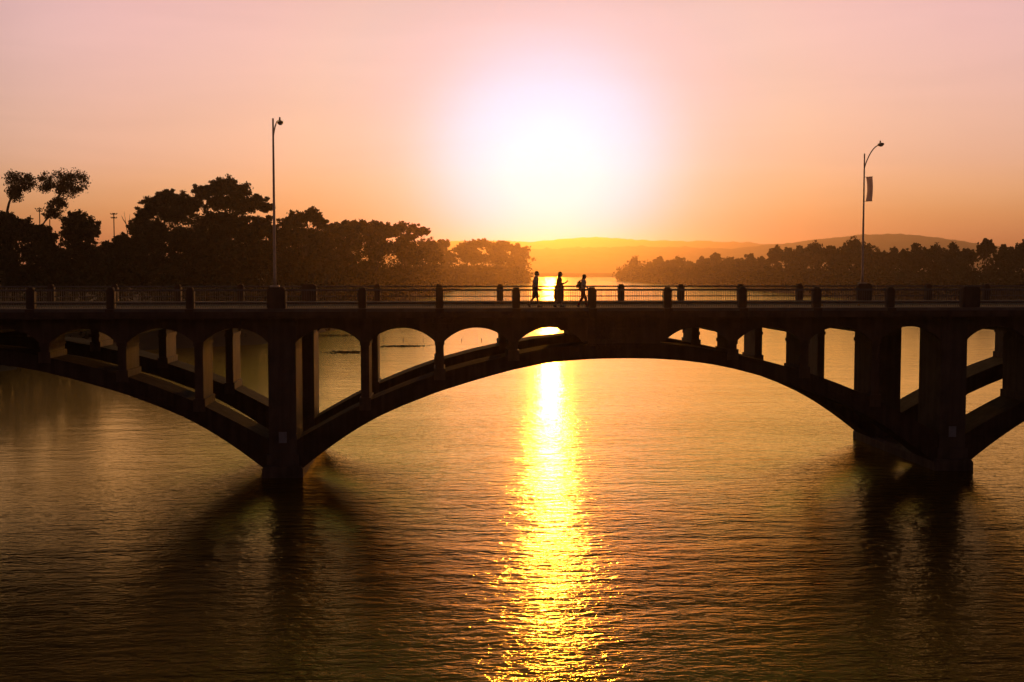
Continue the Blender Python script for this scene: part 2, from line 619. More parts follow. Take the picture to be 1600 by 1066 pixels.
# ================================================================== the bridge
DECK = 8.53
YN, DEP = 59.73, 2.6                # front of the near columns and ribs, their depth
YF = 68.45                          # front of the far ones
YRN, YRF = 58.0, 72.8               # centre lines of the two railings
C0, HALF = 9.52, 17.25              # middle of the main span, half the pier spacing
OFF = [-13.13, -9.38, -5.63, -1.88, 1.88, 5.63, 9.38, 13.13]
CENT = [C0 - 2 * HALF, C0, C0 + 2 * HALF]
PIERS = [C0 - 3 * HALF, C0 - HALF, C0 + HALF, C0 + 3 * HALF]
INTR = [(0, 5.9), (1.5, 5.88), (3.0, 5.78), (4.4, 5.60), (5.6, 5.36), (6.6, 5.10), (7.6, 4.82), (9.4, 4.27), (11.3, 3.54), (12.6, 2.95), (13.6, 2.37), (14.4, 1.85), (15.4, 1.13), (16.1, .58), (16.6, .18), (17.0, -.3)]
EXTR = [(0, 6.68), (1.8, 6.64), (3.7, 6.46), (5.4, 6.15), (7.4, 5.72), (9.2, 5.24), (11.0, 4.62), (12.9, 3.84), (14.4, 3.08), (15.6, 2.42), (17.0, 1.62)]
SPR, CRN, SOFF = 6.78, 7.49, 8.06   # spring and crown of the small arches, deck underside

bridge = empty('arch_bridge', (C0, 65.4, 0))
tag(bridge, 'open-spandrel concrete arch bridge crossing the river in silhouette', 'bridge')


def shared(name, mb, spots, material, bevel=0, parent=bridge):
    """the same piece at several spots (x, y): one mesh, one object for each"""
    me = mb.mesh(name, bevel=bevel)
    pw = parent_world(parent)
    return [link(name, me, material, parent, Vector((x, y, 0)) - pw) for x, y in spots]


# ribs
xs = np.linspace(-16.9, 16.9, 61)
rib = MB().strip([(x, float(interp(INTR, abs(x)))) for x in xs], [(x, float(interp(EXTR, abs(x)))) for x in xs], 0, DEP)
shared('arch_rib', rib, [(c, y) for c in CENT for y in (YN, YF)], M['concrete_dimmed'])
# columns, one mesh for each height
for k in range(4, 8):
    o_ = OFF[k]
    zb = float(interp(EXTR, o_ + .3)) - .12
    mb = MB().box(-.21, .21, 0.03, DEP - .03, zb, 7.14)
    mb.box(-.29, .29, -.04, DEP + .04, zb - .12, float(interp(EXTR, o_)) + .24)
    mb.box(-.25, .25, -.02, DEP + .02, SPR - .17, SPR + .012)
    if k > 4:
        shared('spandrel_column', mb, [(c + s * o_, y) for c in CENT for y in (YN, YF) for s in (-1, 1)], M['concrete'])


# arched panels between columns; the crown panel is solid
def arch_panel(w):
    half = w / 2 - .225
    rise = CRN - SPR
    rad = (half ** 2 + rise ** 2) / (2 * rise)
    low, top = [(-w / 2, SPR)], [(-w / 2, SOFF)]
    for u in np.linspace(-half, half, 17):
        low.append((u, CRN - rad + math.sqrt(max(0, rad * rad - u * u)))); top.append((u, SOFF))
    low.append((w / 2, SPR)); top.append((w / 2, SOFF))
    return MB().strip(low, top, 0.012, .46)


inner = []
outer = []
for c in CENT:
    for y in (YN, YF):
        for a, b in zip(OFF[:-1], OFF[1:]):
            if a * b > 0:
                inner.append((c + (a + b) / 2, y))
        for s in (-1, 1):
            outer.append((c + s * (13.13 + (HALF - .69 - 13.13) / 2 + .11), y))
def outer_face(spots):               # the plates stand on the outer face of each row of columns
    return [(x, y if y < 65 else y + DEP - .472) for x, y in spots]


shared('spandrel_arch', arch_panel(3.75), outer_face(inner), M['concrete'])
shared('spandrel_arch', arch_panel((HALF - .69 - 13.13) + .22), outer_face(outer), M['concrete'])
cx_ = np.linspace(-1.875, 1.875, 13)
shared('crown_wall', MB().strip([(x, float(interp(EXTR, abs(x))) - .05) for x in cx_], [(x, SOFF) for x in cx_], .012, DEP - .012), [(c, y) for c in CENT for y in (YN, YF)], M['concrete'])
# cross beams under the deck
shared('floor_beam', MB().box(-.23, .23, YN + .47, YF + DEP - .47, 7.10, SOFF + .01), [(c + o_, 0) for c in CENT for o_ in OFF], M['concrete'])

# piers: two shafts on one footing
pier = MB().box(-.69, .69, -.06, DEP + .1, .3, SOFF).box(-.80, .80, -.14, DEP + .18, .3, 1.15)
pier.box(-.78, .78, -.12, DEP + .14, SOFF - .45, SOFF - .2)
shared('pier_shaft', pier, [(x, y) for x in PIERS for y in (YN, YF)], M['concrete_old'])
foot = MB().prism([(-1.02, -2.2), (1.02, -2.2), (1.02, .42), (.9, .58), (-.9, .58), (-1.02, .42)], YN - .35, YF + DEP + .45)
shared('footing', foot, [(x, 0) for x in PIERS], M['concrete_old'])
for x in PIERS[1:3]:
    MB().box(x - .20, x + .20, YN - .075, YN - .063, 1.72, 2.28).build('number_plate', M['plate'], bridge)

# deck
X0, X1 = -110.0, 118.0
MB().prism([(X0, SOFF), (X1, SOFF), (X1, DECK - .16), (X0, DECK - .16)], YRN - .28, YRF + .28).build('deck_slab', M['concrete'], bridge)
for nm, y0, y1 in (('fascia', YRN - .32, YRN - .285), ('fascia', YRF + .285, YRF + .32)):
    MB().box(X0, X1, y0, y1, SOFF + .12, DECK - .20).build(nm, M['concrete'], bridge)
MB().box(X0, X1, 60.5, 70.3, DECK - .156, DECK - .13).build('roadway', M['asphalt'], bridge)
for y0, y1 in ((YRN - .30, 60.3), (70.5, YRF + .30)):
    MB().box(X0, X1, y0, y1, DECK - .158, DECK).build('sidewalk', M['walk'], bridge)
for y0, y1 in ((60.31, 60.48), (70.32, 70.49)):
    MB().box(X0, X1, y0, y1, DECK - .157, DECK + .004).build('kerb', M['concrete'], bridge)
MB().box(X0, X1, 65.27, 65.37, DECK - .128, DECK - .126).build('lane_line', M['paint'], bridge)
MB().box(X0, X1, 65.47, 65.57, DECK - .128, DECK - .126).build('lane_line', M['paint'], bridge)
# abutments where the deck meets the banks
MB().box(X0, PIERS[0] - .9, YN - .1, YF + DEP + .1, -3, SOFF - .01).build('abutment', M['concrete_old'], bridge)
MB().box(PIERS[3] + .9, X1, YN - .1, YF + DEP + .1, -3, SOFF - .01).build('abutment', M['concrete_old'], bridge)

# railings
col_x = [c + o_ for c in CENT for o_ in OFF]
post = MB().box(-.19, .19, -.2, .2, DECK - .01, DECK + .93)
post.box(-.15, .15, -.16, .16, DECK + .90, DECK + 1.02)
shared('railing_post', post, [(x, y) for x in col_x for y in (YRN, YRF)], M['concrete'], bevel=.035)
pp = MB().box(-.45, .45, -.25, .25, DECK - .01, DECK + .95).box(-.40, .40, -.2, .2, DECK + .92, DECK + 1.04)
shared('pier_post', pp, [(x, y) for x in PIERS for y in (YRN, YRF)], M['concrete'], bevel=.04)
br = MB().box(-.2, .2, -.36, -.29, SOFF - .02, DECK - .02).prism([(-.17, SOFF), (-.17, SPR + .5), (.17, SPR + .5), (.17, SOFF)], 1.60, 1.72)
shared('fascia_pilaster', MB().box(-.2, .2, -.37, -.325, SOFF - .03, DECK - .03), [(x, YRN) for x in col_x], M['concrete'])
allp = sorted([(x, .19) for x in col_x] + [(x, .45) for x in PIERS])
panels = {}
for (xa, ha), (xb, hb) in zip(allp[:-1], allp[1:]):
    L = (xb - hb) - (xa + ha)
    panels.setdefault(round(L, 2), []).append((xa + ha + L / 2))
for L, mids in panels.items():
    spots = [(m, y) for m in mids for y in (YRN, YRF)]
    top = MB().box(-L / 2 - .02, L / 2 + .02, -.05, .05, DECK + .84, DECK + .93)
    low = MB().box(-L / 2 - .02, L / 2 + .02, -.03, .03, DECK + .25, DECK + .31)
    bal = MB()
    n = int(L / .115)
    for i in range(n):
        x = -L / 2 + (i + .5) * L / n
        bal.box(x - .008, x + .008, -.008, .008, DECK + .02, DECK + .86)
    rails = shared('top_rail', top, spots, M['rail'])
    shared('lower_rail', low, spots, M['rail'])
    for b_ in shared('balusters', bal, spots, M['rail']):
        b_['kind'] = 'stuff'

# small amber reflectors on the near kerb
for i, (x, lab) in enumerate(((1284.5, 'left'), (1342, 'right'))):
    q = at(x, 480, 60.40)
    o = MB().ball((0, 0, 0), (.055, .03, .05)).build('kerb_reflector', M['reflector'], smooth=True, loc=(q.x, 60.40, DECK + .05))
    tag(o, 'small amber reflector on the bridge kerb, %s of the two' % lab, 'reflector', 'kerb reflectors')


# ================================================================== street lamps
def lamp(x, y, sgn, arm, rise, label, top=17.66):
    e = empty('street_lamp', (x, y, DECK))
    tag(e, label, 'street lamp', 'street lamps on the bridge')
    MB().box(-.22, .22, -.22, .22, 0, .09).build('base_plate', M['steel'], e, bevel=.015, loc=(0, 0, 1.03))
    h_ = top - DECK
    MB().tube([(0, 0, 1.1), (0, 0, 1.5), (0, 0, h_ * .55), (0, 0, h_)], [.09, .075, .06, .042], 12).build('pole', M['steel'], e, True, loc=(0, 0, 0))
    pts = []
    for i in range(11):
        u = i / 10
        pts.append((0, sgn * arm * (u ** 1.25), h_ - .95 + (rise + .95) * math.sin(u * math.pi / 2)))
    MB().tube(pts, [.035] * 11, 8).build('arm', M['steel'], e, True, loc=(0, 0, 0))
    yy, zz = sgn * arm, h_ + rise
    hd = MB().ball((0, yy + sgn * .28, zz), (.17, .40, .10), 14, 8)
    hd.box(-.06, .06, yy - .12, yy + .12, zz - .05, zz + .05)
    head = hd.build('lamp_head', M['steel'], e, True, loc=(0, 0, 0))
    MB().tube([(0, yy + sgn * .2, zz + .07), (0, yy + sgn * .2, zz + .24)], [.05, .04], 10).build('photocell', M['steel'], head, True, loc=(0, 0, 0))
    MB().ball((0, yy + sgn * .34, zz - .05), (.12, .24, .09), 12, 6).build('lens', M['lens'], head, True, loc=(0, 0, 0))
    return e


lamp(PIERS[1] - .08, YRN, 1, 2.3, .14, 'tall street lamp on the left pier of the near railing, arm pointing away')
lr = lamp(PIERS[2] - .12, YRF, -1, 2.4, .28, 'tall street lamp with hanging banner on the far railing at right')

# banner on the right lamp: hangs from two brackets, bellied by the wind
bx, by = PIERS[2] - .12, YRF
zt, zb_ = at(1354, 277, YRF).z, at(1354, 315, YRF).z
ban = empty('banner', (bx, by, zb_))
tag(ban, 'narrow pale fabric banner bellying out from the right lamp pole', 'banner')
nu, nv = 8, 16
vv, ff = [], []
dirx, diry = .62, -.78                      # outward from the pole
for j in range(nv + 1):
    for i in range(nu + 1):
        u, v = i / nu, j / nv
        belly = .16 * math.sin(math.pi * v) * (0.4 + .6 * math.sin(math.pi * min(1, u + .2)))
        s_ = .14 + .44 * u
        vv.append((dirx * s_ + belly * .85, diry * s_ + belly * .5, (zt - zb_) * v))
for j in range(nv):
    for i in range(nu):
        a = j * (nu + 1) + i
        ff.append((a, a + 1, a + nu + 2, a + nu + 1))
bme = mesh_np('fabric', vv, ff, True)
bo = link('fabric', bme, M['banner'], ban, (0, 0, 0))
sm_ = bo.modifiers.new('thickness', 'SOLIDIFY'); sm_.thickness = .004
for z in (0, zt - zb_):
    MB().tube([(.04 * dirx, .04 * diry, z), (.60 * dirx, .60 * diry, z)], .014, 8).build('bracket', M['steel'], ban, True, loc=(0, 0, 0))


# ================================================================== people
def grow(name, chains, material, parent, voxel=.011, smooth=2, extra=None):
    """one continuous skin grown round bone chains [(points, radii)]: overlapping limbs are fused by a voxel remesh"""
    mb = MB()
    for pts, rad in chains:
        # densify each chain with tapered ball joints so limbs blend at the joints
        P = [Vector(p_) for p_ in pts]
        mb.tube(P, rad, 12)
        for p_, r_ in zip(P, rad):
            mb.ball(p_, r_, 12, 8)
    for c, r in (extra or []):
        mb.ball(c, r, 16, 12)
    me0 = bpy.data.meshes.new(name)
    me0.from_pydata(mb.v, [], mb.f)
    bm = bmesh.new(); bm.from_mesh(me0)
    bmesh.ops.recalc_face_normals(bm, faces=bm.faces)
    bm.to_mesh(me0); bm.free()
    tmp = bpy.data.objects.new('tmp', me0)
    COL.objects.link(tmp)
    rm = tmp.modifiers.new('r', 'REMESH'); rm.mode = 'VOXEL'; rm.voxel_size = voxel; rm.use_smooth_shade = True
    s2 = tmp.modifiers.new('s', 'SMOOTH'); s2.factor = .5; s2.iterations = smooth
    dg = bpy.context.evaluated_depsgraph_get()
    me = bpy.data.meshes.new_from_object(tmp.evaluated_get(dg))
    bpy.data.objects.remove(tmp)
    me.name = name
    me.materials.clear()
    me.materials.append(material)
    me.polygons.foreach_set('use_smooth', np.ones(len(me.polygons), dtype=bool))
    o = bpy.data.objects.new(name, me)
    COL.objects.link(o)
    o.parent = parent
    return o


def limb(a, b, n=6):
    a, b = Vector(a), Vector(b)
    return [a.lerp(b, i / (n - 1)) for i in range(n)]


def hand(wrist, direction, palm_side, curl=.5):
    """palm and five fingers as chains, from the wrist along direction"""
    w, d, s = Vector(wrist), Vector(direction).normalized(), Vector(palm_side).normalized()
    n = d.cross(s).normalized()            # across the palm
    ch = [([w, w + d * .045, w + d * .085], [.026, .032, .033])]
    for k, ln in enumerate((.066, .078, .072, .056)):
        off = n * (.026 - .0175 * k)
        b = w + d * .09 + off
        b2 = b + (d * math.cos(curl * .6) + s * math.sin(curl * .6)) * ln * .5
        b3 = b2 + (d * math.cos(curl * 1.6) + s * math.sin(curl * 1.6)) * ln * .5
        ch.append(([b - d * .02, b, b2, b3], [.010, .0095, .009, .008]))
    b = w + d * .03 + n * .03
    b2 = b + (d * .7 + n * .6 + s * .4).normalized() * .035
    b3 = b2 + (d * .95 + s * .4).normalized() * .03
    ch.append(([b - n * .012, b, b2, b3], [.012, .0115, .0105, .009]))
    return ch


def head_parts(c, turn=0.0):
    """head facing +X (turned by turn about z) centred at c: skull, jaw, nose, ears"""
    cx, cy_, cz = c
    ct, st = math.cos(turn), math.sin(turn)

    def q(x, y, z):
        return (cx + x * ct - y * st, cy_ + x * st + y * ct, cz + z)
    return [(q(-.01, 0, .03), (.098, .078, .098)), (q(.022, 0, -.035), (.075, .066, .085)), (q(.04, 0, -.078), (.045, .042, .036)),
            (q(.098, 0, -.012), (.018, .014, .022)), (q(.090, 0, .008), (.012, .011, .030)), (q(.085, 0, -.052), (.018, .026, .012)),
            (q(.0, .078, -.005), (.020, .010, .030)), (q(.0, -.078, -.005), (.020, .010, .030)),
            (q(.078, .030, .012), (.014, .014, .010)), (q(.078, -.030, .012), (.014, .014, .010))]


def person(loc, H, label, pose):
    e = empty('person', loc)
    e.scale = (H / 1.75,) * 3
    tag(e, label, 'person', 'people walking over the bridge')
    return e


def body_chains(lf, rf, lk, rk, la, ra, hip=(0, 0, .93), lean=.03, ld=(.3, 0, -1), rd=(.3, 0, -1)):
    """lf/rf ankle, lk/rk knee (x, z); la/ra = (elbow xyz, wrist xyz). The figure walks towards +X."""
    hx, hy, hz = hip
    sh = (hx + lean, 0, 1.43)
    ch = [([(hx, 0, hz - .03), (hx, 0, hz + .08), (hx + lean * .4, 0, 1.12), (hx + lean * .8, 0, 1.28), (hx + lean, 0, 1.40)], [.135, .125, .115, .13, .11]),
          ([(hx, -.07, hz + .02), (hx, .07, hz + .02)], [.115, .115]),
          ([(sh[0], -.17, 1.425), (sh[0], -.08, 1.45), (sh[0], .08, 1.45), (sh[0], .17, 1.425)], [.058, .07, .07, .058]),
          ([(hx + lean * .6, -.075, 1.22), (hx + lean, -.085, 1.36)], [.115, .095]),
          ([(hx + lean * .6, .075, 1.22), (hx + lean, .085, 1.36)], [.115, .095]),
          ([(sh[0], 0, 1.46), (sh[0] + .02, 0, 1.56)], [.058, .052])]
    for y, kn, an in ((-.095, lk, lf), (.095, rk, rf)):
        k = Vector((kn[0], y, kn[1])); a_ = Vector((an[0], y, an[1]))
        h0 = Vector((hx, y, hz - .03))
        ch.append((limb(h0, k, 5), [.098, .088, .076, .065, .056]))
        ch.append(([k, k.lerp(a_, .3) + Vector((-.012, 0, 0)), k.lerp(a_, .65), a_], [.055, .057, .045, .037]))
    for s, (el_, wr) in ((-1, la), (1, ra)):
        s0 = Vector((sh[0], s * .19, 1.41))
        ch.append((limb(s0, el_, 4), [.055, .048, .043, .040]))
        ch.append((limb(el_, wr, 4), [.040, .039, .033, .026]))
    ch += hand(la[1], ld, (1, .3, 0)) + hand(ra[1], rd, (1, -.3, 0))
    return ch, sh


def shoe_chain(an, y, pitch):
    c, s = math.cos(pitch), math.sin(pitch)
    x, z = an

    def q(u, w):
        return (x + u * c + w * s, y, z - u * s + w * c)
    return [([q(-.06, -.045), q(.02, -.045), q(.11, -.055), q(.17, -.06)], [.040, .044, .040, .030]), ([q(0, .0), q(0, -.03)], [.046, .046])]


WY = 59.05
def walker(px_, H, label, kind):
    q = at(px_, 480, WY)
    e = person((q.x, WY, DECK), H, label, kind)
    if kind == 'shorts':
        lf, rf, lk, rk = (-.30, .15), (.20, .075), (-.06, .50), (.12, .50)
        la = ((-.10, -.25, 1.12), (.10, -.22, .98)); ra = ((-.08, .25, 1.14), (.02, .24, .90))
        lp, rp = .75, -.05
    elif kind == 'coat':
        lf, rf, lk, rk = (-.17, .10), (.16, .075), (-.03, .49), (.09, .50)
        la = ((.05, -.23, 1.14), (.30, -.14, 1.20)); ra = ((.0, .25, 1.13), (.16, .22, .98))
        lp, rp = .35, -.05
    else:
        lf, rf, lk, rk = (-.26, .12), (.24, .08), (-.04, .49), (.15, .50)
        la = ((.0, -.25, 1.15), (.24, -.2, 1.06)); ra = ((.02, .25, 1.15), (.24, .18, 1.10))
        lp, rp = .55, -.12
    lean = .05
    ld = (.8, .25, .55) if kind == 'coat' else (.55, .1, -.85)
    ch, sh = body_chains(lf, rf, lk, rk, la, ra, lean=lean, ld=ld)
    hc = (sh[0] + .045, 0, 1.645)
    grow('body', ch, M['skin'], e, .009, 2, head_parts(hc))
    # hair
    if kind == 'shorts':
        hb = [((hc[0] - .018, 0, hc[2] + .045), (.102, .088, .092)), ((hc[0] - .055, 0, hc[2] - .01), (.062, .078, .075))]
    elif kind == 'coat':
        hb = [((hc[0] - .02, 0, hc[2] + .045), (.104, .090, .092)), ((hc[0] - .07, 0, hc[2] - .05), (.062, .08, .11)), ((hc[0] - .09, 0, hc[2] - .15), (.05, .07, .09))]
    else:
        hb = [((hc[0] - .022, 0, hc[2] + .045), (.103, .088, .090)), ((hc[0] - .07, 0, hc[2] - .04), (.06, .075, .09)), ((hc[0] - .10, 0, hc[2] - .12), (.04, .05, .07))]
    grow('hair', [], M['hair'], e, .012, 1, hb)
    # shoes
    for nm, an, y, pt in (('shoe', lf, -.095, lp), ('shoe', rf, .095, rp)):
        grow(nm, shoe_chain(an, y, pt), M['shoe'], e, .010, 1)
    top = [([(0, 0, .93), (0, 0, 1.05), (lean * .5, 0, 1.2), (lean, 0, 1.38)], [.15, .145, .145, .13]),
           ([(0, -.07, .96), (lean, -.09, 1.36)], [.135, .115]), ([(0, .07, .96), (lean, .09, 1.36)], [.135, .115]),
           ([(lean, -.18, 1.42), (lean, .18, 1.42)], [.072, .072]), ([(lean, 0, 1.44), (lean + .01, 0, 1.485)], [.085, .068])]

    def sleeve(to, r0=.078, r1=.07):
        out = []
        for s, (el_, wr) in ((-1, la), (1, ra)):
            s0 = Vector((lean, s * .19, 1.415))
            out.append((limb(s0, s0.lerp(Vector(el_), min(1, to)), 3), [r0, (r0 + r1) / 2, r1]))
            if to > 1:
                out.append((limb(el_, Vector(el_).lerp(Vector(wr), to - 1), 3), [r1, r1 * .93, r1 * .82]))
        return out

    def legs(to, r0, r1, flare=1.0):
        out = [([(0, -.075, .94), (0, .075, .94)], [.145, .145])]
        for y, kn, an in ((-.095, lk, lf), (.095, rk, rf)):
            h0 = Vector((0, y, .90)); k = Vector((kn[0], y, kn[1])); a_ = Vector((an[0], y, an[1]))
            if to <= 1:
                out.append((limb(h0, h0.lerp(k, to), 3), [r0, (r0 + r1) / 2 * flare, r1 * flare]))
            else:
                out.append((limb(h0, k, 3), [r0, (r0 + r1) / 2, r1]))
                out.append((limb(k, k.lerp(a_, to - 1), 3), [r1, r1 * .93, r1 * .86]))
        return out
    if kind == 'shorts':
        grow('shirt', top + sleeve(.62), M['white_cloth'], e, .012, 2)
        grow('shorts', legs(.92, .115, .088, 1.08), M['dark_cloth'], e, .012, 2)
    elif kind == 'coat':
        grow('shirt', top + sleeve(1.75, .074, .062), M['coat_cloth'], e, .012, 2)
        skirt = [([(0, 0, 1.0), (-.02, 0, .75), (-.03, 0, .58), (-.02, 0, .46)], [.16, .19, .21, .215]),
                 ([(.02, -.05, .95), (.05, -.06, .50)], [.15, .15]), ([(-.05, .05, .95), (-.09, .06, .50)], [.15, .15])]
        grow('long_coat', skirt, M['coat_cloth'], e, .014, 3)
        w = Vector(la[1]) + Vector(ld).normalized() * .11
        ph = MB().box(-.038, .038, -.005, .005, -.075, .075).build('phone', M['phone'], None, bevel=.003)
        ph.location = Vector((q.x, WY, DECK)) + (w + Vector((.03, 0, .03))) * (H / 1.75)
        ph.rotation_euler = (R(15), R(50), R(60))
        tag(ph, 'dark smartphone held out by the person in the long coat', 'phone')
    else:
        grow('shirt', top + sleeve(.66), M['white_cloth'], e, .012, 2)
        grow('trousers', legs(1.88, .112, .078), M['red_cloth'], e, .012, 2)
        pk = empty('backpack', (q.x, WY, DECK + 1.0 * H / 1.75))
        pk.scale = (H / 1.75,) * 3
        tag(pk, 'dark backpack worn by the rightmost walker in red trousers', 'backpack')
        b_ = MB().box(-.29, -.06, -.16, .16, -.02, .44).build('bag', M['pack_cloth'], pk, True, bevel=.07, loc=(0, 0, 0))
        MB().box(-.345, -.285, -.12, .12, .02, .24).build('front_pocket', M['pack_cloth'], pk, True, bevel=.03, loc=(0, 0, 0))
        for s in (-1, 1):
            MB().tube([(-.16, s * .1, .40), (-.02, s * .115, .515), (.12, s * .115, .46), (.165, s * .12, .30), (.10, s * .14, .12), (-.14, s * .13, .04)], .02, 8).build('strap', M['pack_cloth'], pk, True, loc=(0, 0, 0))
    return e


walker(836, 1.79, 'person in pale shirt and dark shorts walking, leftmost of the three', 'shorts')
walker(872.5, 1.76, 'person in long brown coat holding out a phone, middle of the three', 'coat')
walker(910.5, 1.63, 'person in pale shirt and red trousers wearing a backpack behind post', 'pack')


# ================================================================== trees
def leaves(centres, spread, n, size, rr, flat=.75):
    """n leaf clumps (two crossed-free quads) scattered round clump centres; returns V, F"""
    k = len(centres)
    ci = rr.integers(0, k, n)
    P = np.asarray(centres)[ci] + rr.normal(0, 1, (n, 3)) * np.asarray(spread)[ci][:, None] * np.array([1, 1, flat])
    a = rr.normal(0, 1, (n, 3)); a /= np.linalg.norm(a, axis=1)[:, None]
    b = rr.normal(0, 1, (n, 3)); b -= (b * a).sum(1)[:, None] * a; b /= np.linalg.norm(b, axis=1)[:, None]
    s = size * rr.uniform(.55, 1.35, (n, 1))
    V = np.stack([P - a * s, P + b * s * .55, P + a * s, P - b * s * .55], 1).reshape(-1, 3)
    F = np.arange(4 * n).reshape(-1, 4)
    return V, F


def clumps(lobes, rr, per=26, sp=.115):
    """clump centres through each lobe (x, y, z, rx, ry, rz), biased to the outside"""
    C, S = [], []
    for (x, y, z, rx, ry, rz) in lobes:
        m = per
        d = rr.normal(0, 1, (m, 3)); d /= np.linalg.norm(d, axis=1)[:, None]
        r = rr.uniform(.25, 1, (m, 1)) ** .55 * rr.uniform(.78, 1.16, (m, 1))
        C.append(np.array([x, y, z]) + d * r * np.array([rx, ry, rz]))
        S.append(np.full(m, sp * (rx + rz) / 2) * rr.uniform(.6, 1.3, m))
    return np.concatenate(C), np.concatenate(S)


def tree(name, label, Y, base_px, lobes_px, n, size, group, leaf='leaf', per=26, trunk_path=None, trunk_r=.35, ydepth=1.0, inner=True):
    """lobes_px: (x, y, rx, ry) ellipses of the crown as surveyed in the photo, at distance Y"""
    rr = np.random.default_rng(abs(hash((round(Y), int(base_px * 10)))) % 2 ** 31)
    k = pxm(Y)
    b = at(base_px, 470, Y)
    gz = float(ground_z(np.array(b.x), np.array(Y)))
    e = empty(name, (b.x, Y, gz))
    tag(e, label, 'tree', group)
    L = []
    for j, (x, y, rx, ry) in enumerate(lobes_px):
        c = at(x, y, Y)
        dy = rr.uniform(-.5, .5) * rx / k * ydepth
        L.append((c.x, Y + dy, c.z, rx / k, rx / k * rr.uniform(.8, 1.1) * ydepth, ry / k))
    C, S = clumps(L, rr, int(per * 2.6), .095 if inner else .21)
    Vv, Ff = leaves(C, S, n, size, rr)
    # the dense inside of the crown: bigger sprays well inside each lobe
    LA = np.array(L)
    mi = max(30, int(n * .07)) * (1 if inner else 0)
    if mi:
        wgt = LA[:, 3] * LA[:, 5]; wgt = wgt / wgt.sum()
        ci = rr.choice(len(LA), mi, p=wgt)
        d = rr.normal(0, 1, (mi, 3)); d /= np.linalg.norm(d, axis=1)[:, None]
        Q = LA[ci, :3] + d * (rr.random((mi, 1)) ** .45) * .58 * LA[ci, 3:6]
        V2, F2 = leaves(Q, np.full(mi, .05), mi * 2, size * 2.6, rr)
        Vv = np.concatenate([Vv, V2]); Ff = np.concatenate([Ff, F2 + len(Ff) * 4])
    Vv[:, 2] = np.maximum(Vv[:, 2], gz + .2)
    Vv -= np.array([b.x, Y, gz])
    link('crown', mesh_np('crown', Vv, Ff), M[leaf], e, (0, 0, 0))
    mb = MB()
    low = min(l[2] - l[5] * .4 for l in L)
    cxm = sum(l[0] for l in L) / len(L)
    if trunk_path:
        pts = [Vector((0, 0, -.3))] + [at(x, y, Y) - Vector((b.x, Y, gz)) for x, y in trunk_path]
    else:
        hgt = max(2.0, low - gz)
        pts = [Vector((0, 0, -.3)), Vector((rr.uniform(-.3, .3), 0, hgt * .4)), Vector(((cxm - b.x) * .6 + rr.uniform(-.3, .3), 0, hgt * .9)), Vector((cxm - b.x, 0, hgt * 1.15))]
    rad = [trunk_r * (1 - .6 * i / (len(pts) - 1)) for i in range(len(pts))]
    mb.tube(pts, rad, 8)
    for l in L:
        tip = Vector((l[0] - b.x, l[1] - Y, l[2] - gz))
        st = min(pts[1:], key=lambda p_: (p_ - tip).length)
        mid = st.lerp(tip, .5) + Vector((0, rr.uniform(-.4, .4), .12 * (tip - st).length))
        mb.tube([st, mid, tip], [rad[-1] * .8, rad[-1] * .5, rad[-1] * .25], 6)
        for _ in range(5):
            d = Vector(rr.normal(0, 1, 3)).normalized()
            tp = tip + Vector((d.x * l[3], d.y * l[4], abs(d.z) * l[5])) * .85
            mb.tube([mid.lerp(tip, rr.uniform(.2, .9)), mid.lerp(tp, .6), tp], [rad[-1] * .3, rad[-1] * .2, .03], 5)
    mb.build('trunk', M['bark'], e, True, loc=(0, 0, 0))
    return e


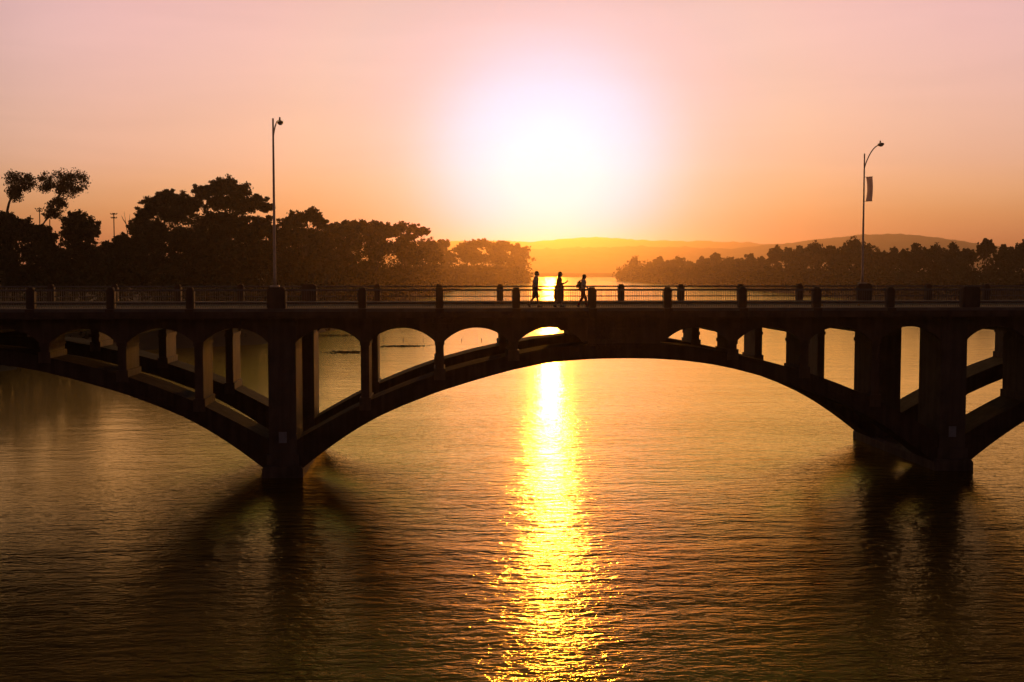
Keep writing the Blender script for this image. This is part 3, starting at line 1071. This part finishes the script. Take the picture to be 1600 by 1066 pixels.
GL = 'trees on the left bank'
LT = [
    ('broadleaf_tree', 'low dark tree at the back between round tree and oaks', 232, 165, [(160, 400, 30, 18), (180, 415, 40, 26), (150, 430, 40, 30)], 6000, .3, None, .3, 24),
    ('broadleaf_tree', 'low dark tree at the back under the left oak', 240, 222, [(222, 385, 30, 22), (235, 410, 45, 30), (210, 430, 40, 30)], 6500, .3, None, .3, 24),
    ('broadleaf_tree', 'low dark tree at the back under the tallest oak', 246, 340, [(335, 372, 42, 24), (350, 400, 50, 34), (320, 430, 50, 30)], 7000, .3, None, .3, 24),
    ('broadleaf_tree', 'low brown tree at the back right of the spiky-topped tree', 290, 505, [(505, 372, 26, 18), (500, 395, 38, 28), (490, 425, 45, 30)], 7000, .32, None, .3, 24),
    # name, label, Y, base x, lobes, leaves, size
    ('leaning_tree', 'slender leaning tree with a small open tuft at the far left edge', 190, 4, [(22, 286, 13, 17), (42, 285, 15, 13), (24, 303, 12, 11)], 2300, .18, [(6, 400), (8, 345), (14, 318), (22, 296)], .34, 20),
    ('leaning_tree', 'tall leaning tree with a forked trunk and airy flat crown at far left', 190, 40, [(72, 284, 11, 18), (96, 283, 17, 17), (122, 285, 16, 17), (108, 297, 20, 12), (90, 320, 15, 11), (80, 334, 12, 9)], 4600, .18, [(50, 400), (62, 358), (76, 338), (84, 318), (96, 300)], .44, 20),
    ('broadleaf_tree', 'low dark tree at the very left below the slender leaning tree', 185, 12, [(8, 352, 26, 22), (-12, 350, 25, 30), (30, 360, 26, 20), (0, 395, 45, 40), (30, 430, 40, 40)], 7000, .26, None, .3, 22),
    ('broadleaf_tree', 'dark bushy tree between the leaning tree and the round tree at far left', 188, 62, [(52, 366, 26, 20), (70, 372, 20, 16), (60, 395, 38, 30), (85, 400, 30, 25), (75, 440, 45, 40)], 7500, .26, None, .3, 22),
    ('broadleaf_tree', 'round dark tree right of the tall leaning tree', 195, 130, [(118, 344, 20, 15), (128, 352, 24, 18), (140, 362, 18, 18), (112, 365, 18, 16), (125, 390, 32, 28), (115, 430, 40, 40)], 8500, .24, None, .3, 22),
    ('broadleaf_tree', 'low dark tree filling the dip left of the great oaks', 200, 178, [(170, 392, 22, 18), (190, 378, 16, 14), (205, 390, 22, 22), (180, 425, 40, 34)], 5500, .26, None, .25, 22),
    ('oak_tree', 'broad oak with knobbly crown, left of the tallest oak', 212, 255, [(262, 310, 19, 16), (285, 318, 18, 17), (240, 322, 18, 14), (225, 335, 17, 14), (270, 335, 34, 18), (215, 355, 16, 16), (245, 365, 38, 30)], 11500, .23, None, .5, 24),
    ('oak_tree', 'tallest and broadest oak of the left bank, beside the left street lamp', 218, 355, [(350, 291, 28, 17), (322, 300, 22, 14), (375, 300, 24, 16), (402, 315, 16, 11), (345, 318, 36, 16), (385, 322, 26, 14), (300, 320, 15, 14), (415, 324, 12, 8), (350, 350, 55, 28)], 15000, .23, None, .6, 24),
    ('broadleaf_tree', 'dark tree standing under the tallest oak, left side', 206, 300, [(285, 375, 40, 30), (310, 400, 45, 40), (270, 430, 45, 45)], 7500, .28, None, .35, 26),
    ('broadleaf_tree', 'dark tree standing under the tallest oak, behind the left lamp', 210, 400, [(385, 365, 38, 28), (412, 355, 26, 18), (400, 400, 45, 40), (370, 435, 50, 45)], 8500, .28, None, .35, 26),
    ('broadleaf_tree', 'spiky-topped tree just right of the left street lamp', 250, 470, [(468, 342, 20, 14), (488, 336, 14, 12), (452, 350, 16, 12), (500, 348, 12, 10), (470, 370, 40, 22), (465, 405, 45, 35)], 9000, .26, None, .35, 24),
    ('broadleaf_tree', 'dark tree below the spiky-topped tree', 245, 440, [(438, 372, 24, 20), (430, 405, 36, 36), (450, 440, 45, 36)], 6000, .3, None, .35, 24),
    ('broadleaf_tree', 'flat-topped tree in the middle of the left bank row', 315, 545, [(540, 358, 24, 14), (560, 354, 20, 11), (522, 360, 18, 13), (548, 378, 38, 22), (530, 410, 45, 32)], 9000, .32, None, .35, 24),
    ('broadleaf_tree', 'small-headed tree next to the lacy sunlit one', 350, 592, [(590, 356, 18, 12), (604, 362, 15, 12), (580, 366, 18, 14), (590, 390, 34, 26), (575, 425, 45, 30)], 8000, .34, None, .35, 24),
    ('broadleaf_tree', 'lacy spreading tree with the sky showing through its crown', 400, 640, [(630, 356, 18, 10), (650, 360, 17, 9), (615, 362, 14, 12), (664, 362, 8, 6), (636, 372, 18, 7), (625, 385, 26, 14), (640, 400, 34, 24), (620, 430, 40, 24)], 8500, .33, None, .35, 20),
    ('broadleaf_tree', 'glowing round tree right of the lacy tree, top of the left row dropping', 540, 668, [(668, 384, 20, 14), (655, 395, 22, 20), (675, 402, 18, 20), (660, 430, 34, 22)], 6000, .4, None, .35, 22),
    ('riverside_tree', 'hazy golden tree in the notch between the left row and the point', 820, 694, [(692, 382, 13, 10), (684, 395, 16, 16), (700, 402, 16, 14), (690, 425, 26, 18)], 5000, .62, None, .35, 22),
    ('riverside_tree', 'hazy golden tree with a bumpy top, first on the wooded point', 960, 735, [(738, 384, 16, 9), (752, 380, 13, 7), (722, 390, 15, 12), (738, 402, 30, 20), (728, 425, 36, 18)], 6500, .72, None, .4, 22),
    ('riverside_tree', 'hazy golden tree in the middle of the wooded point', 1060, 772, [(772, 387, 18, 9), (785, 384, 14, 8), (778, 402, 28, 20), (768, 425, 32, 16)], 6000, .78, None, .4, 22),
    ('riverside_tree', 'hazy golden tree at the tip of the wooded left point', 1140, 808, [(804, 389, 15, 10), (815, 396, 14, 13), (808, 412, 24, 20), (800, 430, 28, 12)], 6000, .84, None, .4, 22),
]
for nm, lab, Y, bxp, lobes, n, size, path, tr, per in LT:
    tree(nm, lab, Y, bxp, lobes, int(n * (1.9 if Y < 300 else 1.3)), size * (.86 if Y < 300 else 1.1), GL, 'leaf2' if nm in ('leaning_tree', 'riverside_tree') else 'leaf', per, path, tr, 1.0, nm != 'leaning_tree')

# right bank: crown tops follow the skyline, from the river bend to the frame's right edge
GR = 'trees along the right bank'
ordw = ['first', 'second', 'third', 'fourth', 'fifth', 'sixth', 'seventh', 'eighth', 'ninth', 'tenth', 'eleventh', 'twelfth', 'thirteenth', 'fourteenth', 'fifteenth',
        'sixteenth', 'seventeenth', 'eighteenth', 'nineteenth', 'twentieth', 'twenty-first', 'twenty-second', 'twenty-third', 'twenty-fourth', 'twenty-fifth', 'twenty-sixth', 'twenty-seventh', 'twenty-eighth', 'twenty-ninth', 'thirtieth']
RT = [(994, 403, 16), (1012, 410, 12), (1029, 402, 12), (1046, 408, 11), (1063, 399, 15), (1083, 408, 11), (1100, 402, 9), (1119, 396, 13), (1139, 401, 9), (1154, 404, 9), (1170, 397, 13),
      (1190, 401, 12), (1213, 383, 14), (1232, 388, 12), (1251, 384, 15), (1273, 377, 13), (1299, 382, 14), (1318, 385, 12), (1337, 369, 14), (1357, 381, 16), (1376, 393, 11), (1394, 388, 13), (1413, 391, 10),
      (1433, 381, 16), (1460, 379, 18), (1490, 381, 18), (1513, 386, 14), (1541, 374, 15), (1570, 384, 17), (1595, 377, 18)]
kinds = ['rounded', 'bushy', 'domed', 'knobbly']
for i, (x, y, r) in enumerate(RT):
    Y = float(np.interp(x, [980, 1060, 1200, 1300, 1420, 1600], [1400, 1120, 740, 560, 430, 340]))
    rr = np.random.default_rng(100 + i)
    r = r * rr.uniform(.8, 1.4)
    s = 1 if i else .9
    lob = [(x, y + r * .72, r * .75, r * .72), (x - r * .6, y + r * 1.1, r * .6, r * .7), (x + r * .6, y + r * 1.15, r * .62, r * .7), (x, y + r * 1.7, r * 1.15, r * 1.0)]
    if rr.random() < .6:
        lob.append((x + rr.uniform(-.4, .4) * r, y + r * .3, r * .28, r * .4))
    yb = 425 + (10.3 - 3.0) * FPX / Y / 1
    ym = (y + r * 2.2 + yb) / 2
    lob.append((x + rr.uniform(-6, 6), ym, r * 1.35, max(8, (yb - y - r * 2) / 2)))
    haze = 'hazy golden' if x < 1110 else ('brown backlit' if x < 1250 else 'dark backlit')
    tree('riverside_tree', '%s %s tree, %s along the right bank counted from the river bend' % (haze, kinds[i % 4], ordw[i]), Y, x, lob, 5200, .50 * Y / 700 + .09, GR, 'leaf' if i % 3 else 'leaf2', 20, None, .32)


# undergrowth on both banks
def undergrowth(name, label, line, side, y0, y1, n, hgt, seed):
    rr = np.random.default_rng(seed)
    ys = y0 + (y1 - y0) * rr.random(900) ** 1.4
    off = 2 + rr.gamma(1.6, 7, 900)
    xs_ = interp(line, ys) + side * off
    gz = ground_z(xs_, ys)
    hh = hgt * rr.uniform(.4, 1.3, 900)
    C = np.stack([xs_, ys, gz + hh * rr.random(900) ** .8], 1)
    S = 1.1 + ys / 400.0
    Vv, Ff = leaves(C, S, n, .42, rr)
    sz = np.repeat(.6 + Vv.reshape(-1, 4, 3)[:, 0, 1] / 420, 4)
    c4 = np.repeat(Vv.reshape(-1, 4, 3).mean(1), 4, axis=0)
    Vv = c4 + (Vv - c4) * sz[:, None]
    Vv[:, 2] = np.maximum(Vv[:, 2], .05)
    tag(link(name, mesh_np(name, Vv, Ff), M['leaf']), label, 'undergrowth', kind='stuff')


undergrowth('undergrowth', 'dark tangled undergrowth along the left bank below the trees', LEFT, -1, 110, 1190, 66000, 7.0, 5)
undergrowth('undergrowth', 'dark tangled undergrowth along the right bank below the trees', RIGHT, 1, 250, 1420, 56000, 7.5, 6)


# poles of the playing field behind the left trees
def field_pole(x, ytop, ybase, Y, arms, label):
    b = at(x, 450, Y)
    gz = float(ground_z(np.array(b.x), np.array(Y)))
    e = empty('field_pole', (b.x, Y, gz))
    tag(e, label, 'pole', 'poles behind the left trees')
    top = at(x, ytop, Y).z - gz
    k = pxm(Y)
    MB().tube([(0, 0, 0), (0, 0, top)], [.16, .1], 8).build('pole', M['timber'], e, True, loc=(0, 0, 0))
    for ya, w in arms:
        z = at(x, ya, Y).z - gz
        MB().box(-w / k, w / k, -.06, .06, z - .06, z + .06).build('crossarm', M['timber'], e, loc=(0, 0, 0))
        for s in (-1, -.35, .35, 1):
            MB().box(s * w / k - .09, s * w / k + .09, -.1, .1, z + .05, z + .26).build('insulator', M['timber'], e, loc=(0, 0, 0))


field_pole(64.5, 324, 360, 260, [(327, 6), (330.5, 4)], 'pole with two crossarms beside the forked leaning tree')
field_pole(180, 333, 372, 260, [(335, 4.5), (341, 4)], 'pole with crossarms in the sky gap left of the oaks')
field_pole(80, 343, 372, 260, [], 'plain thin pole just right of the crossarm pole at far left')

# bare sapling in the gap
sap = empty('bare_sapling', at(199, 470, 204))
sap.location.z = float(ground_z(np.array(sap.location.x), np.array(204.)))
tag(sap, 'thin bare sapling in the sky gap beside the great oaks', 'tree')
b0 = Vector(sap.location)
mb = MB()
for path in ([(199, 400), (199, 365), (196, 345), (194, 331)], [(199, 365), (202, 350), (203, 335)], [(197, 350), (192, 342), (190, 337)], [(201, 352), (206, 345), (208, 340)]):
    pts = [at(x, y, 204) - b0 for x, y in path]
    if path[0] == (199, 400):
        pts = [Vector((0, 0, -.2))] + pts
    mb.tube(pts, [.09 - .07 * i / (len(pts) - 1) for i in range(len(pts))], 6)
mb.build('trunk', M['bark'], sap, True, loc=(0, 0, 0))

# stakes standing in the shallows beyond the bridge
for i, (x, y) in enumerate(((539, 533), (599, 532.5), (630, 532.5), (661, 533), (721, 533), (752, 533))):
    Y = 176.0
    q = at(x, y, Y)
    o = MB().tube([(0, 0, -1.2), (.02, 0, .2), (.03, 0, .42)], [.05, .05, .045], 8).build('water_stake', M['timber'], None, True, loc=(q.x, Y, 0))
    tag(o, 'thin dark stake in the water seen through the arches, %s from the left' % ordw[i], 'stake', 'stakes in the shallows')


# weed mats drifting at the surface
def weed(x, y, w, d, seed, label):
    Y = 10.3 * FPX / (y - 425)
    q = at(x, y, Y)
    rr = np.random.default_rng(seed)
    n = 420
    P = np.stack([rr.normal(0, w / 5, n), rr.normal(0, d / 3, n) + 0, np.full(n, .02)], 1)
    P[:, 1] += P[:, 0] * rr.uniform(-.1, .3)
    Vv, Ff = leaves(P, np.full(n, .05), n * 2, .13, rr, .4)
    Vv[:, 2] = np.clip(Vv[:, 2], .006, .2)
    o = link('weed_mat', mesh_np('weed_mat', Vv, Ff), M['weed'], None, (q.x, Y, 0))
    tag(o, label, 'water weed', 'weed mats on the river')


weed(546, 550, 7, 4, 1, 'dark weed mat seen through the arch right of the left pier')
weed(625, 541, 9, 3, 2, 'thin weed mat seen through the second arch of the main span')
weed(520, 524, 14, 6, 3, 'long weed streak near the left shore under the first arch')
weed(995, 462.5, 14, 5, 4, 'weed mat on the water beyond the railing right of the walkers')
weed(885, 458, 12, 6, 5, 'weed mat on the glittering water behind the middle walker')

# ================================================================== haze
hm = bpy.data.materials.new('evening_haze')
hm.use_nodes = True
ht = hm.node_tree
ht.nodes.clear()
pv = ht.nodes.new('ShaderNodeVolumePrincipled')
pv.inputs['Color'].default_value = (.98, .68, .38, 1)
pv.inputs['Density'].default_value = 1.85e-4
pv.inputs['Anisotropy'].default_value = .885
ho = ht.nodes.new('ShaderNodeOutputMaterial')
ht.links.new(pv.outputs[0], ho.inputs['Volume'])
hz = MB().box(-4500, 4500, -420, 7500, -4.0, 200.0).build('haze', hm)
tag(hz, 'thin golden evening haze over the river', 'haze', kind='stuff')
